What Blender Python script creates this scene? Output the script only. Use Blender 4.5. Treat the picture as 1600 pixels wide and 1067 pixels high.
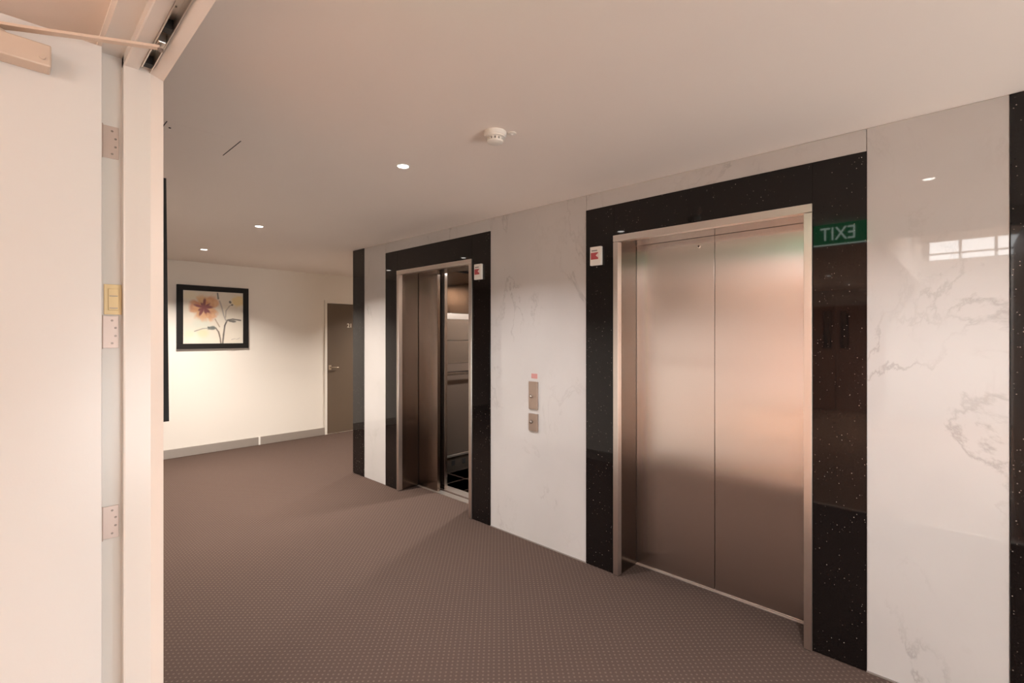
import bpy, bmesh, math, random
from mathutils import Vector, Matrix

# ------------------------------------------------------------------ scene, camera, world, light
for o in list(bpy.data.objects):
    bpy.data.objects.remove(o)
S = bpy.context.scene
C = S.collection
random.seed(7)

EYE = 1.51
FPX = 756.0
TH = math.atan2(802.0, 756.0)          # yaw of the view to the right of the lift wall's direction
cam_d = bpy.data.cameras.new('camera')
cam = bpy.data.objects.new('camera', cam_d)
C.objects.link(cam)
cam.location = (0, 0, EYE)
cam.rotation_euler = (math.pi / 2, 0, -TH)
cam_d.sensor_width = 36.0
cam_d.lens = 36.0 * FPX / 1600.0
cam_d.shift_y = -9.5 / 1600.0
cam_d.clip_start = 0.02
S.camera = cam

w = bpy.data.worlds.new('daylight')
S.world = w
w.use_nodes = True
bgn = w.node_tree.nodes['Background']
bgn.inputs[0].default_value = (1.0, 0.98, 0.96, 1)
bgn.inputs[1].default_value = 10.0

S.view_settings.view_transform = 'Standard'
S.view_settings.look = 'None'
S.view_settings.gamma = 1.0
S.view_settings.use_curve_mapping = False
S.view_settings.exposure = 0.2

DOWNLIGHT_W = 36.0          # watts of each hall downlight
LOBBY_LIGHT_W = 24.0
LOBBY_FILL_W = 80.0  # watts of each lamp added high in the lobby as fill
DOWNLIGHT_COL = (1.0, 0.95, 0.91)

S.cycles.max_bounces = 10
S.cycles.diffuse_bounces = 6
S.cycles.glossy_bounces = 5
S.cycles.transmission_bounces = 6
S.cycles.sample_clamp_indirect = 6.0
S.cycles.caustics_reflective = False
S.cycles.caustics_refractive = False


def portal(loc, rot, sx, sy):
    l = bpy.data.lights.new('window_daylight', 'AREA')
    l.shape = 'RECTANGLE'
    l.size, l.size_y = sx, sy
    l.cycles.is_portal = True
    o = bpy.data.objects.new('window_daylight', l)
    o.location, o.rotation_euler = loc, rot
    C.objects.link(o)


# ------------------------------------------------------------------ main dimensions (metres)
CEIL = 2.44
WX = 2.675        # face of the lift wall
DX = 2.895        # plane of the lift doors
BY = 7.12         # back wall
HX = 0.35         # hall face of the doorway wall
LX = 0.21         # lobby face of the doorway wall
EL1, EL2 = 1.087, 3.512   # lift centres along the wall
CORNER = 4.925    # end of the lift wall
JAMB = 1.86       # far jamb of the doorway (rebate face)
NEAR = -0.35      # near jamb

# ------------------------------------------------------------------ materials


def mat(name, base=(0.8, 0.8, 0.8), rough=0.5, metal=0.0, spec=0.5, aniso=0.0):
    m = bpy.data.materials.new(name)
    m.use_nodes = True
    n = m.node_tree
    b = n.nodes['Principled BSDF']
    b.inputs['Base Color'].default_value = (*base, 1)
    b.inputs['Roughness'].default_value = rough
    b.inputs['Metallic'].default_value = metal
    b.inputs['Specular IOR Level'].default_value = spec
    if aniso:
        b.inputs['Anisotropic'].default_value = aniso
        t = n.nodes.new('ShaderNodeTangent')
        t.direction_type = 'RADIAL'
        t.axis = 'Z'
        n.links.new(t.outputs[0], b.inputs['Tangent'])
    return m


def nd(m, typ, **kw):
    n = m.node_tree.nodes.new(typ)
    for k, v in kw.items():
        if k in n.inputs:
            n.inputs[k].default_value = v
        else:
            setattr(n, k, v)
    return n


def ln(m, a, b):
    m.node_tree.links.new(a, b)


def bsdf(m):
    return m.node_tree.nodes['Principled BSDF']


def ramp(m, src, stops):
    r = nd(m, 'ShaderNodeValToRGB')
    e = r.color_ramp.elements
    while len(e) < len(stops):
        e.new(0.5)
    for el, (p, c) in zip(e, stops):
        el.position = p
        el.color = (*c, 1) if len(c) == 3 else c
    ln(m, src, r.inputs[0])
    return r


def mathn(m, op, a, b=None, clamp=False):
    n = nd(m, 'ShaderNodeMath', operation=op, use_clamp=clamp)
    for i, v in enumerate((a, b)):
        if v is None:
            continue
        if isinstance(v, (int, float)):
            n.inputs[i].default_value = v
        else:
            ln(m, v, n.inputs[i])
    return n.outputs[0]


def mixc(m, fac, a, b):
    n = nd(m, 'ShaderNodeMix', data_type='RGBA')
    for s, v in ((n.inputs[0], fac), (n.inputs[6], a), (n.inputs[7], b)):
        if isinstance(v, (int, float)):
            s.default_value = v
        elif isinstance(v, tuple):
            s.default_value = (*v, 1)
        else:
            ln(m, v, s)
    return n.outputs[2]


def bump(m, h, strength, dist=0.01):
    b = nd(m, 'ShaderNodeBump')
    b.inputs['Strength'].default_value = strength
    b.inputs['Distance'].default_value = dist
    ln(m, h, b.inputs['Height'])
    ln(m, b.outputs[0], bsdf(m).inputs['Normal'])


def paint(name, col, rough=0.6, var=0.03, scale=18, spec=0.35):
    m = mat(name, col, rough, spec=spec)
    tc = nd(m, 'ShaderNodeTexCoord')
    nz = nd(m, 'ShaderNodeTexNoise', Scale=2.5, Detail=4.0)
    ln(m, tc.outputs['Object'], nz.inputs['Vector'])
    d = tuple(c * (1 - var) for c in col)
    ln(m, mixc(m, nz.outputs[0], d, col), bsdf(m).inputs['Base Color'])
    n2 = nd(m, 'ShaderNodeTexNoise', Scale=scale * 12, Detail=2.0)
    ln(m, tc.outputs['Object'], n2.inputs['Vector'])
    bump(m, n2.outputs[0], 0.05, 0.002)
    return m


M = {}
M['wall'] = paint('wall_paint', (0.80, 0.745, 0.675))
M['ceil'] = paint('ceiling_paint', (0.88, 0.80, 0.735), rough=0.8)
M['door_white'] = paint('gloss_door_paint', (0.74, 0.725, 0.70), rough=0.28, spec=0.5)
M['frame_white'] = paint('gloss_frame_paint', (0.74, 0.705, 0.66), rough=0.25, spec=0.5)
M['lobby_wall'] = paint('lobby_wall_paint', (0.82, 0.78, 0.74))
M['plastic'] = mat('white_plastic', (0.82, 0.78, 0.72), 0.4)
M['black_frame'] = mat('black_stained_wood', (0.010, 0.008, 0.007), 0.55, spec=0.25)
M['dark'] = mat('dark_gap', (0.006, 0.005, 0.005), 0.7)
M['rubber'] = mat('black_rubber', (0.01, 0.01, 0.01), 0.6)
M['hinge'] = mat('hinge_metal', (0.58, 0.47, 0.42), 0.42, metal=0.55)
M['screw'] = mat('screw_metal', (0.30, 0.25, 0.22), 0.4, metal=0.8)
M['buff'] = mat('buff_plate', (0.72, 0.55, 0.30), 0.4, metal=0.25)
M['closer'] = mat('closer_paint', (0.66, 0.54, 0.44), 0.38, metal=0.15)
M['alu'] = mat('satin_aluminium', (0.72, 0.66, 0.60), 0.32, metal=0.9)
M['chrome'] = mat('polished_chrome', (0.80, 0.77, 0.74), 0.15, metal=1.0)
M['lever'] = mat('aged_brass', (0.42, 0.34, 0.26), 0.35, metal=0.9)
M['bronze_plate'] = mat('brushed_bronze_plate', (0.42, 0.33, 0.28), 0.35, metal=0.85)
M['sticker'] = mat('pink_sticker', (0.55, 0.26, 0.24), 0.5)
M['room_door'] = paint('taupe_door_paint', (0.125, 0.088, 0.060), rough=0.5)
M['brass_text'] = mat('pale_metal_numerals', (0.75, 0.68, 0.58), 0.35, metal=0.4)
M['red_display'] = mat('red_display', (0.36, 0.07, 0.075), 0.3)
b = bsdf(M['red_display'])
b.inputs['Emission Color'].default_value = (0.8, 0.05, 0.06, 1)
b.inputs['Emission Strength'].default_value = 0.06
M['white_print'] = mat('white_print', (0.8, 0.74, 0.7), 0.5)
M['grey_print'] = mat('grey_print', (0.25, 0.23, 0.22), 0.5)
M['baseboard'] = mat('satin_grey_skirting', (0.44, 0.39, 0.345), 0.35, metal=0.5)
M['steel_trim'] = mat('brushed_trim_steel', (0.74, 0.67, 0.62), 0.30, metal=1.0, aniso=0.5)
M['mirror_glass'] = mat('smoked_mirror', (0.52, 0.44, 0.38), 0.05, metal=1.0)
M['car_panel'] = mat('bronze_car_panel', (0.46, 0.37, 0.30), 0.22, metal=0.9)
M['car_dark'] = mat('dark_car_panel', (0.26, 0.195, 0.155), 0.3, metal=0.7)
M['car_tile'] = mat('dark_floor_tile', (0.075, 0.06, 0.05), 0.3)
M['grout'] = mat('grey_grout', (0.20, 0.17, 0.15), 0.8)


def emis(name, col, s):
    m = mat(name, (0.9, 0.9, 0.9), 0.4)
    bsdf(m).inputs['Emission Color'].default_value = (*col, 1)
    bsdf(m).inputs['Emission Strength'].default_value = s
    return m


M['lens'] = emis('downlight_lens', (1.0, 0.93, 0.86), 14.0)
M['exit_green'] = emis('exit_sign_green', (0.03, 0.34, 0.13), 1.8)
M['exit_white'] = emis('exit_sign_white', (0.8, 1.0, 0.85), 4.0)
bsdf(M['exit_green']).inputs['Base Color'].default_value = (0.01, 0.2, 0.08, 1)

# brushed stainless lift doors: vertical grain, so reflections smear sideways
m = M['steel'] = mat('brushed_stainless', (0.76, 0.68, 0.63), 0.2, metal=1.0, aniso=1.0)
tc = nd(m, 'ShaderNodeTexCoord')
mp = nd(m, 'ShaderNodeMapping')
mp.inputs['Scale'].default_value = (900, 900, 2)
ln(m, tc.outputs['Object'], mp.inputs['Vector'])
nz = nd(m, 'ShaderNodeTexNoise', Scale=1.0, Detail=3.0)
ln(m, mp.outputs[0], nz.inputs['Vector'])
ln(m, mixc(m, nz.outputs[0], (0.735, 0.65, 0.60), (0.77, 0.69, 0.64)), bsdf(m).inputs['Base Color'])
ln(m, ramp(m, nz.outputs[0], [(0.0, (0.205,) * 3), (1.0, (0.225,) * 3)]).outputs[0], bsdf(m).inputs['Roughness'])
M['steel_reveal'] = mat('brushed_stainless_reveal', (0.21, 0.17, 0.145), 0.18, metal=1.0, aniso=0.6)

M['steel_dim'] = mat('dimmed_stainless', (0.34, 0.275, 0.23), 0.2, metal=1.0, aniso=0.9)  # darker copy of the door steel, its dim reflection put into the colour

# white marble with grey veins
m = M['marble'] = mat('white_veined_marble', (0.75, 0.7, 0.67), 0.018, spec=0.6)
tc = nd(m, 'ShaderNodeTexCoord')
oi = nd(m, 'ShaderNodeObjectInfo')
off = nd(m, 'ShaderNodeVectorMath', operation='SCALE')
cmb = nd(m, 'ShaderNodeCombineXYZ')
for i in range(3):
    ln(m, oi.outputs['Random'], cmb.inputs[i])
ln(m, cmb.outputs[0], off.inputs[0])
off.inputs['Scale'].default_value = 37.0
add = nd(m, 'ShaderNodeVectorMath', operation='ADD')
ln(m, tc.outputs['Object'], add.inputs[0])
ln(m, off.outputs[0], add.inputs[1])
P = add.outputs[0]


def vein(scale, width, seed, distort, gate_scale, g0, g1):
    mp = nd(m, 'ShaderNodeMapping')
    mp.inputs['Location'].default_value = (seed, seed * 1.7, seed * 0.6)
    mp.inputs['Rotation'].default_value = (0.6, 0.0, 0.0)
    mp.inputs['Scale'].default_value = (1.0, 1.35, 0.75)
    ln(m, P, mp.inputs['Vector'])
    n1 = nd(m, 'ShaderNodeTexNoise', Scale=scale, Detail=9.0, Roughness=0.62, Distortion=distort)
    ln(m, mp.outputs[0], n1.inputs['Vector'])
    d = mathn(m, 'ABSOLUTE', mathn(m, 'SUBTRACT', n1.outputs[0], 0.5))
    line = mathn(m, 'SUBTRACT', 1.0, mathn(m, 'DIVIDE', d, width), clamp=True)
    line = mathn(m, 'POWER', line, 1.6)
    g = nd(m, 'ShaderNodeTexNoise', Scale=gate_scale, Detail=4.0)
    ln(m, mp.outputs[0], g.inputs['Vector'])
    gate = ramp(m, g.outputs[0], [(g0, (0, 0, 0)), (g1, (1, 1, 1))])
    return mathn(m, 'MULTIPLY', line, gate.outputs[0])


v1 = vein(1.3, 0.018, 3.1, 0.35, 2.0, 0.50, 0.64)
v2 = vein(2.8, 0.03, 8.4, 0.5, 2.4, 0.52, 0.74)
cl = nd(m, 'ShaderNodeTexNoise', Scale=2.0, Detail=5.0)
ln(m, P, cl.inputs['Vector'])
base = mixc(m, cl.outputs[0], (0.48, 0.45, 0.43), (0.59, 0.56, 0.54))
c1 = mixc(m, mathn(m, 'MULTIPLY', v2, 0.28), base, (0.34, 0.30, 0.28))
c2 = mixc(m, mathn(m, 'MULTIPLY', v1, 0.48), c1, (0.26, 0.22, 0.21))
ln(m, c2, bsdf(m).inputs['Base Color'])

# black granite with mirror flecks
m = M['granite'] = mat('black_sparkle_granite', (0.008, 0.006, 0.006), 0.03, spec=0.36)
tc = nd(m, 'ShaderNodeTexCoord')
vo = nd(m, 'ShaderNodeTexVoronoi', Scale=104.0)
ln(m, tc.outputs['Object'], vo.inputs['Vector'])
near = mathn(m, 'LESS_THAN', vo.outputs['Distance'], 0.25)
sep = nd(m, 'ShaderNodeSeparateColor')
ln(m, vo.outputs['Color'], sep.inputs[0])
pick = mathn(m, 'GREATER_THAN', sep.outputs[0], 0.915)
fleck = mathn(m, 'MULTIPLY', near, pick)
amt = mathn(m, 'MULTIPLY', fleck, mathn(m, 'POWER', sep.outputs[1], 2.2))
nz = nd(m, 'ShaderNodeTexNoise', Scale=160.0, Detail=3.0)
ln(m, tc.outputs['Object'], nz.inputs['Vector'])
gb = ramp(m, nz.outputs[0], [(0.35, (0.003, 0.002, 0.002)), (0.75, (0.012, 0.009, 0.008))])
ln(m, mixc(m, amt, gb.outputs[0], (0.50, 0.43, 0.37)), bsdf(m).inputs['Base Color'])

# carpet: brown loop pile with staggered pale tufts
m = M['carpet'] = mat('brown_patterned_carpet', (0.15, 0.11, 0.09), 0.95, spec=0.1)
tc = nd(m, 'ShaderNodeTexCoord')
mp = nd(m, 'ShaderNodeMapping')
mp.inputs['Rotation'].default_value = (0, 0, math.radians(45))
mp.inputs['Scale'].default_value = (42, 42, 42)
ln(m, tc.outputs['Object'], mp.inputs['Vector'])
sx = nd(m, 'ShaderNodeSeparateXYZ')
ln(m, mp.outputs[0], sx.inputs[0])


def cell(a):
    return mathn(m, 'ABSOLUTE', mathn(m, 'SUBTRACT', mathn(m, 'FRACT', a), 0.5))


r2 = mathn(m, 'ADD', mathn(m, 'POWER', cell(sx.outputs[0]), 2.0), mathn(m, 'POWER', cell(sx.outputs[1]), 2.0))
dot = ramp(m, r2, [(0.018, (1, 1, 1)), (0.055, (0, 0, 0))])
wv = nd(m, 'ShaderNodeTexNoise', Scale=330.0, Detail=3.0)
ln(m, tc.outputs['Object'], wv.inputs['Vector'])
big = nd(m, 'ShaderNodeTexNoise', Scale=1.1, Detail=3.0)
ln(m, tc.outputs['Object'], big.inputs['Vector'])
cb = mixc(m, wv.outputs[0], (0.045, 0.028, 0.0215), (0.110, 0.071, 0.055))
cb = mixc(m, mathn(m, 'MULTIPLY', big.outputs[0], 0.25), cb, (0.07, 0.05, 0.043))
cc = mixc(m, mathn(m, 'MULTIPLY', dot.outputs[0], 0.5), cb, (0.18, 0.128, 0.105))
ln(m, cc, bsdf(m).inputs['Base Color'])
hh = mathn(m, 'ADD', wv.outputs[0], mathn(m, 'MULTIPLY', dot.outputs[0], 0.6))
bump(m, hh, 0.5, 0.004)

# lobby floor: polished terracotta coloured timber
m = M['lobby_floor'] = mat('red_timber_floor', (0.42, 0.17, 0.085), 0.22)
tc = nd(m, 'ShaderNodeTexCoord')
mp = nd(m, 'ShaderNodeMapping')
mp.inputs['Scale'].default_value = (1.2, 14, 1)
ln(m, tc.outputs['Object'], mp.inputs['Vector'])
nz = nd(m, 'ShaderNodeTexNoise', Scale=2.0, Detail=6.0)
ln(m, mp.outputs[0], nz.inputs['Vector'])
ln(m, mixc(m, nz.outputs[0], (0.26, 0.145, 0.09), (0.37, 0.23, 0.16)), bsdf(m).inputs['Base Color'])
M['lobby_door'] = mat('salmon_timber_door', (0.40, 0.23, 0.17), 0.4)

# window glass
m = M['glass'] = bpy.data.materials.new('clear_window_glass')
m.use_nodes = True
nt = m.node_tree
nt.nodes.remove(nt.nodes['Principled BSDF'])
tr = nt.nodes.new('ShaderNodeBsdfTransparent')
gl = nt.nodes.new('ShaderNodeBsdfGlossy')
gl.inputs['Roughness'].default_value = 0.02
mx = nt.nodes.new('ShaderNodeMixShader')
mx.inputs[0].default_value = 0.06
nt.links.new(tr.outputs[0], mx.inputs[1])
nt.links.new(gl.outputs[0], mx.inputs[2])
nt.links.new(mx.outputs[0], nt.nodes['Material Output'].inputs[0])

# ------------------------------------------------------------------ mesh helpers
WORLD = {}


def wloc(o):
    return WORLD.get(o.name, Vector((0, 0, 0)))


def thing(name, loc, label, cat=None, group=None, kind=None):
    o = bpy.data.objects.new(name, None)
    o.empty_display_size = 0.1
    C.objects.link(o)
    o.location = loc
    WORLD[o.name] = Vector(loc)
    return tag(o, label, cat, group, kind)


def tag(o, label=None, cat=None, group=None, kind=None):
    if label:
        o['label'] = label
    if cat:
        o['category'] = cat
    if group:
        o['group'] = group
    if kind:
        o['kind'] = kind
    return o


def link(name, bm, m, parent=None, smooth=False, label=None):
    """bm in world coordinates -> one mesh object with its origin at its centre"""
    vs = [v.co for v in bm.verts]
    lo = Vector([min(v[i] for v in vs) for i in range(3)])
    hi = Vector([max(v[i] for v in vs) for i in range(3)])
    c = (lo + hi) / 2
    bmesh.ops.translate(bm, verts=bm.verts, vec=-c)
    bmesh.ops.recalc_face_normals(bm, faces=bm.faces)
    me = bpy.data.meshes.new(name)
    bm.to_mesh(me)
    bm.free()
    if m is not None:
        for x in (m if isinstance(m, (list, tuple)) else [m]):
            me.materials.append(x)
    if smooth:
        for p in me.polygons:
            p.use_smooth = True
        me.set_sharp_from_angle(angle=math.radians(40))
    o = bpy.data.objects.new(name, me)
    C.objects.link(o)
    WORLD[o.name] = c
    if parent:
        o.parent = parent
        o.location = c - wloc(parent)
    else:
        o.location = c
    if label:
        o['label'] = label
    return o


def bx(bm, x0, x1, y0, y1, z0, z1, bev=0.0, seg=2):
    r = bmesh.ops.create_cube(bm, size=1.0)
    vs = r['verts']
    for v in vs:
        v.co = Vector(((x0 + x1) / 2 + v.co.x * (x1 - x0), (y0 + y1) / 2 + v.co.y * (y1 - y0), (z0 + z1) / 2 + v.co.z * (z1 - z0)))
    if bev:
        es = list({e for v in vs for e in v.link_edges})
        bmesh.ops.bevel(bm, geom=es, offset=bev, segments=seg, affect='EDGES', profile=0.5)


def box(name, x0, x1, y0, y1, z0, z1, m, parent=None, bev=0.0, label=None):
    bm = bmesh.new()
    bx(bm, x0, x1, y0, y1, z0, z1, bev)
    return link(name, bm, m, parent, label=label)


def boxes(name, lst, m, parent=None, bev=0.0, label=None):
    bm = bmesh.new()
    for q in lst:
        bx(bm, *q, bev=bev)
    return link(name, bm, m, parent, label=label)


def prism(bm, poly, axis, a0, a1):
    """extrude a 2-D polygon along an axis: 'z' (x,y), 'y' (x,z), 'x' (y,z)"""
    def P3(p, a):
        return {'z': (p[0], p[1], a), 'y': (p[0], a, p[1]), 'x': (a, p[0], p[1])}[axis]
    va = [bm.verts.new(P3(p, a0)) for p in poly]
    vb = [bm.verts.new(P3(p, a1)) for p in poly]
    n = len(poly)
    bm.faces.new(va)
    bm.faces.new(vb[::-1])
    for i in range(n):
        bm.faces.new((va[i], va[(i + 1) % n], vb[(i + 1) % n], vb[i]))


def lathe(bm, prof, c, axis='z', seg=40, up=1):
    """prof: (radius, height) list, revolved about an axis through c"""
    rings = []
    for r, h in prof:
        ring = []
        for k in range(seg):
            a = 2 * math.pi * k / seg
            u, v = r * math.cos(a), r * math.sin(a)
            p = {'z': (u, v, h * up), 'x': (h * up, u, v), 'y': (u, h * up, v)}[axis]
            ring.append(bm.verts.new((c[0] + p[0], c[1] + p[1], c[2] + p[2])))
        rings.append(ring)
    for a, b2 in zip(rings, rings[1:]):
        for k in range(seg):
            bm.faces.new((a[k], a[(k + 1) % seg], b2[(k + 1) % seg], b2[k]))
    for ring in (rings[0], rings[-1]):
        bm.faces.new(ring)


def tube(bm, pts, r, seg=12):
    pts = [Vector(p) for p in pts]
    rings = []
    for i, p in enumerate(pts):
        d = (pts[min(i + 1, len(pts) - 1)] - pts[max(i - 1, 0)]).normalized()
        a = d.orthogonal().normalized() if i == 0 else (rings_a - d * rings_a.dot(d)).normalized()
        rings_a = a
        b2 = d.cross(a)
        rr = r[i] if isinstance(r, (list, tuple)) else r
        rings.append([bm.verts.new(p + (a * math.cos(2 * math.pi * k / seg) + b2 * math.sin(2 * math.pi * k / seg)) * rr) for k in range(seg)])
    for a, b2 in zip(rings, rings[1:]):
        for k in range(seg):
            bm.faces.new((a[k], a[(k + 1) % seg], b2[(k + 1) % seg], b2[k]))
    bm.faces.new(rings[0])
    bm.faces.new(rings[-1])


def text(name, body, height, origin, right, normal, m, parent, depth=0.002, bold=0.0, wide=1.0):
    """flat raised lettering; origin = lower left corner, cap height = height"""
    cu = bpy.data.curves.new(name, 'FONT')
    cu.body = body
    cu.size = 1.0
    cu.extrude = 0.01
    cu.offset = bold
    t = bpy.data.objects.new(name, cu)
    C.objects.link(t)
    dg = bpy.context.evaluated_depsgraph_get()
    me = bpy.data.meshes.new_from_object(t.evaluated_get(dg))
    bpy.data.objects.remove(t)
    bm = bmesh.new()
    bm.from_mesh(me)
    bpy.data.meshes.remove(me)
    xs = [v.co.x for v in bm.verts]
    ys = [v.co.y for v in bm.verts]
    s = height / (max(ys) - min(ys))
    R, N, U = Vector(right), Vector(normal), Vector((0, 0, 1))
    O = Vector(origin)
    x0, y0 = min(xs), min(ys)
    for v in bm.verts:
        p = v.co.copy()
        v.co = O + R * ((p.x - x0) * s * wide) + U * ((p.y - y0) * s) + N * (depth if p.z > 0 else 0.0)
    return link(name, bm, m, parent)


# ------------------------------------------------------------------ setting: hall
tag(boxes('floor', [(0.28, 7.2, -2.6, BY + 0.1, -0.06, 0.0), (-3.0, 0.28, CORNER, BY + 0.1, -0.06, 0.0)], M['carpet']), 'brown patterned carpet of the lift hall', kind='structure')
tag(boxes('ceiling', [(HX, 7.2, -2.6, BY + 0.1, CEIL, CEIL + 0.08), (-3.0, HX, CORNER - 0.1, BY + 0.1, CEIL, CEIL + 0.08)], M['ceil']), 'plain off-white ceiling of the lift hall', kind='structure')
tag(box('wall_back', -3.0, 7.2, BY, BY + 0.12, 0.0, CEIL, M['wall']), 'cream wall behind the flower picture', kind='structure')
tag(boxes('wall_left', [(LX, HX, JAMB + 0.04, CORNER, 0, CEIL), (-3.0, LX, CORNER - 0.1, CORNER, 0, CEIL), (-3.1, -3.0, CORNER - 0.1, BY + 0.1, 0, CEIL), (LX, HX, -3.6, NEAR - 0.04, 0, 3.6), (LX, HX, NEAR - 0.04, JAMB + 0.04, 2.385, CEIL),
                        (LX, HX - 0.02, NEAR - 0.04, 3.0, CEIL, 3.6)], M['wall']), 'cream wall with the double doorway opening', kind='structure')
tag(box('wall_corridor', 7.2, 7.3, -2.6, BY + 0.1, 0, CEIL, M['wall']), 'cream end wall of the side corridor', kind='structure')
nxa, nxb, nz0, nz1 = 0.5, 2.9, 0.06, 1.4
tag(boxes('wall_near', [(HX, nxa, -2.7, -2.6, 0, CEIL), (nxb, 7.2, -2.7, -2.6, 0, CEIL), (nxa, nxb, -2.7, -2.6, 0, nz0), (nxa, nxb, -2.7, -2.6, nz1, CEIL)], M['wall']),
    'cream wall with an added window at the near end of the hall', kind='structure')

# lift wall: a core block with slabs of marble and granite hung on it
core = thing('wall_right', (WX + 0.03, 2.3, 0), 'white marble and black granite lift wall', kind='structure')
SL = 0.02
o1, o2 = EL1 - 0.545, EL1 + 0.545
p1, p2 = EL2 - 0.545, EL2 + 0.545
Y0, Y1 = -0.36, CORNER
g1a, g1b = EL1 - 0.755, EL1 + 0.755
g2a, g2b = EL2 - 0.757, EL2 + 0.757
sa, sb = -0.117, 4.685
core_b = WX + SL
CT = CEIL
boxes('wall_core', [(core_b, WX + 0.2, Y0, o1, 0, CT), (core_b, WX + 0.2, o2, p1, 0, CT), (core_b, WX + 0.2, p2, Y1, 0, CT),
                    (core_b, WX + 0.2, o1, o2, 2.14, CT), (core_b, WX + 0.2, p1, p2, 2.14, CT),
                    (WX + 0.2, 6.0, Y0, Y0 + 0.1, 0, CT), (WX + 0.2, 7.2, Y1 - 0.1, Y1, 0, CT)], M['wall'], core)
GT = 2.337
j = 0.0012
for (a, b2, z0, z1) in ((sa, g1a, 0, CT), (g1a, g1b, GT, CT), (g1b, g2a, 0, CT), (g2a, g2b, GT, CT), (g2b, sb, 0, CT)):
    box('marble_panel', WX, core_b, a + j, b2 - j, z0 + (0.001 if z0 else 0.002), z1 - 0.001, M['marble'], core, bev=0.001)
for (a, b2) in ((Y0, sa), (sb, Y1)):
    box('granite_panel', WX - 0.003, core_b, a + j, b2 - j, 0.002, CT - 0.001, M['granite'], core, bev=0.0015)
# skirting sealant line along the slabs
boxes('wall_seal', [(WX - 0.006, WX + 0.004, sa, g1a, 0, 0.006), (WX - 0.006, WX + 0.004, g1b, g2a, 0, 0.006)], M['grout'], core)

# skirting along the back wall
bb = thing('baseboard_back', (2.2, BY - 0.006, 0), 'satin grey metal skirting below the flower picture', kind='structure')
for a, b2 in ((-3.0, 2.455), (2.475, 3.395)):
    box('skirting_length', BY and a, b2, BY - 0.014, BY, 0.001, 0.112, M['baseboard'], bb, bev=0.002)
box('joint_glint', 2.452, 2.478, BY - 0.018, BY - 0.001, 0.001, 0.113, M['plastic'], bb, bev=0.003)  # pale strip at the joint, a glint put into its colour
tag(box('baseboard_left', HX, HX + 0.012, 1.95, CORNER, 0.0, 0.112, M['baseboard']), 'satin grey metal skirting on the doorway wall', kind='structure')

# ------------------------------------------------------------------ setting: lobby behind the camera
LFX = -6.3
tag(box('floor_lobby', LFX, 0.28, -3.6, 3.0, -0.06, 0.0, M['lobby_floor']), 'polished red timber floor of the lobby', kind='structure')
tag(box('trim_threshold', 0.255, 0.305, NEAR, JAMB, 0.0, 0.005, M['alu'], bev=0.002), 'flat metal threshold strip in the doorway', kind='structure')
tag(boxes('ceiling_lobby', [(LFX, LX, 0.62, 3.0, 2.425, 2.5), (LFX, LX, -3.6, 0.70, 3.5, 3.58), (LFX, LX, 0.62, 0.70, 2.5, 3.5)], M['ceil']),
    'stepped ceiling of the lobby', kind='structure')
tag(box('wall_lobby_side', LFX, LX, 3.0, 3.1, 0, 3.58, M['lobby_wall']), 'cream side wall of the lobby', kind='structure')
# far lobby wall with clerestory window and opening for it
cz0, cz1, cya, cyb = 2.84, 3.24, -2.6, 0.55
tag(boxes('wall_lobby_far', [(LFX - 0.12, LFX, -3.6, 3.1, 0, cz0), (LFX - 0.12, LFX, -3.6, 3.1, cz1, 3.58), (LFX - 0.12, LFX, -3.6, cya, cz0, cz1),
                             (LFX - 0.12, LFX, cyb, 3.1, cz0, cz1)], M['lobby_wall']), 'far lobby wall with a high strip window', kind='structure')


def window(name, label, plane, pos, a0, a1, z0, z1, cols, rows):
    """window in a wall; plane 'x' = wall at x=pos spanning y, 'y' = wall at y=pos spanning x"""
    mid = (a0 + a1) / 2
    w_ = thing(name, (pos, mid, z0) if plane == 'x' else (mid, pos, z0), label, kind='structure')

    def q(a, b2, za, zb, t0, t1):
        return (pos + t0, pos + t1, a, b2, za, zb) if plane == 'x' else (a, b2, pos + t0, pos + t1, za, zb)
    f = 0.035
    boxes('window_frame', [q(a0, a0 + f, z0, z1, -0.03, 0.03), q(a1 - f, a1, z0, z1, -0.03, 0.03), q(a0, a1, z0, z0 + f, -0.03, 0.03), q(a0, a1, z1 - f, z1, -0.03, 0.03)],
          M['frame_white'], w_)
    for k in range(1, cols):
        a = a0 + (a1 - a0) * k / cols
        box('mullion', *q(a - 0.02, a + 0.02, z0 + f, z1 - f, -0.025, 0.025), M['frame_white'], w_)
    for k in rows:
        z = z0 + (z1 - z0) * k
        box('transom', *q(a0 + f, a1 - f, z - 0.015, z + 0.015, -0.02, 0.02), M['frame_white'], w_)
    zs = [z0] + [z0 + (z1 - z0) * k for k in rows] + [z1]
    for k in range(cols):
        for za, zb in zip(zs, zs[1:]):
            box('pane', *q(a0 + (a1 - a0) * k / cols, a0 + (a1 - a0) * (k + 1) / cols, za, zb, -0.003, 0.003), M['glass'], w_)
    return w_


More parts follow.
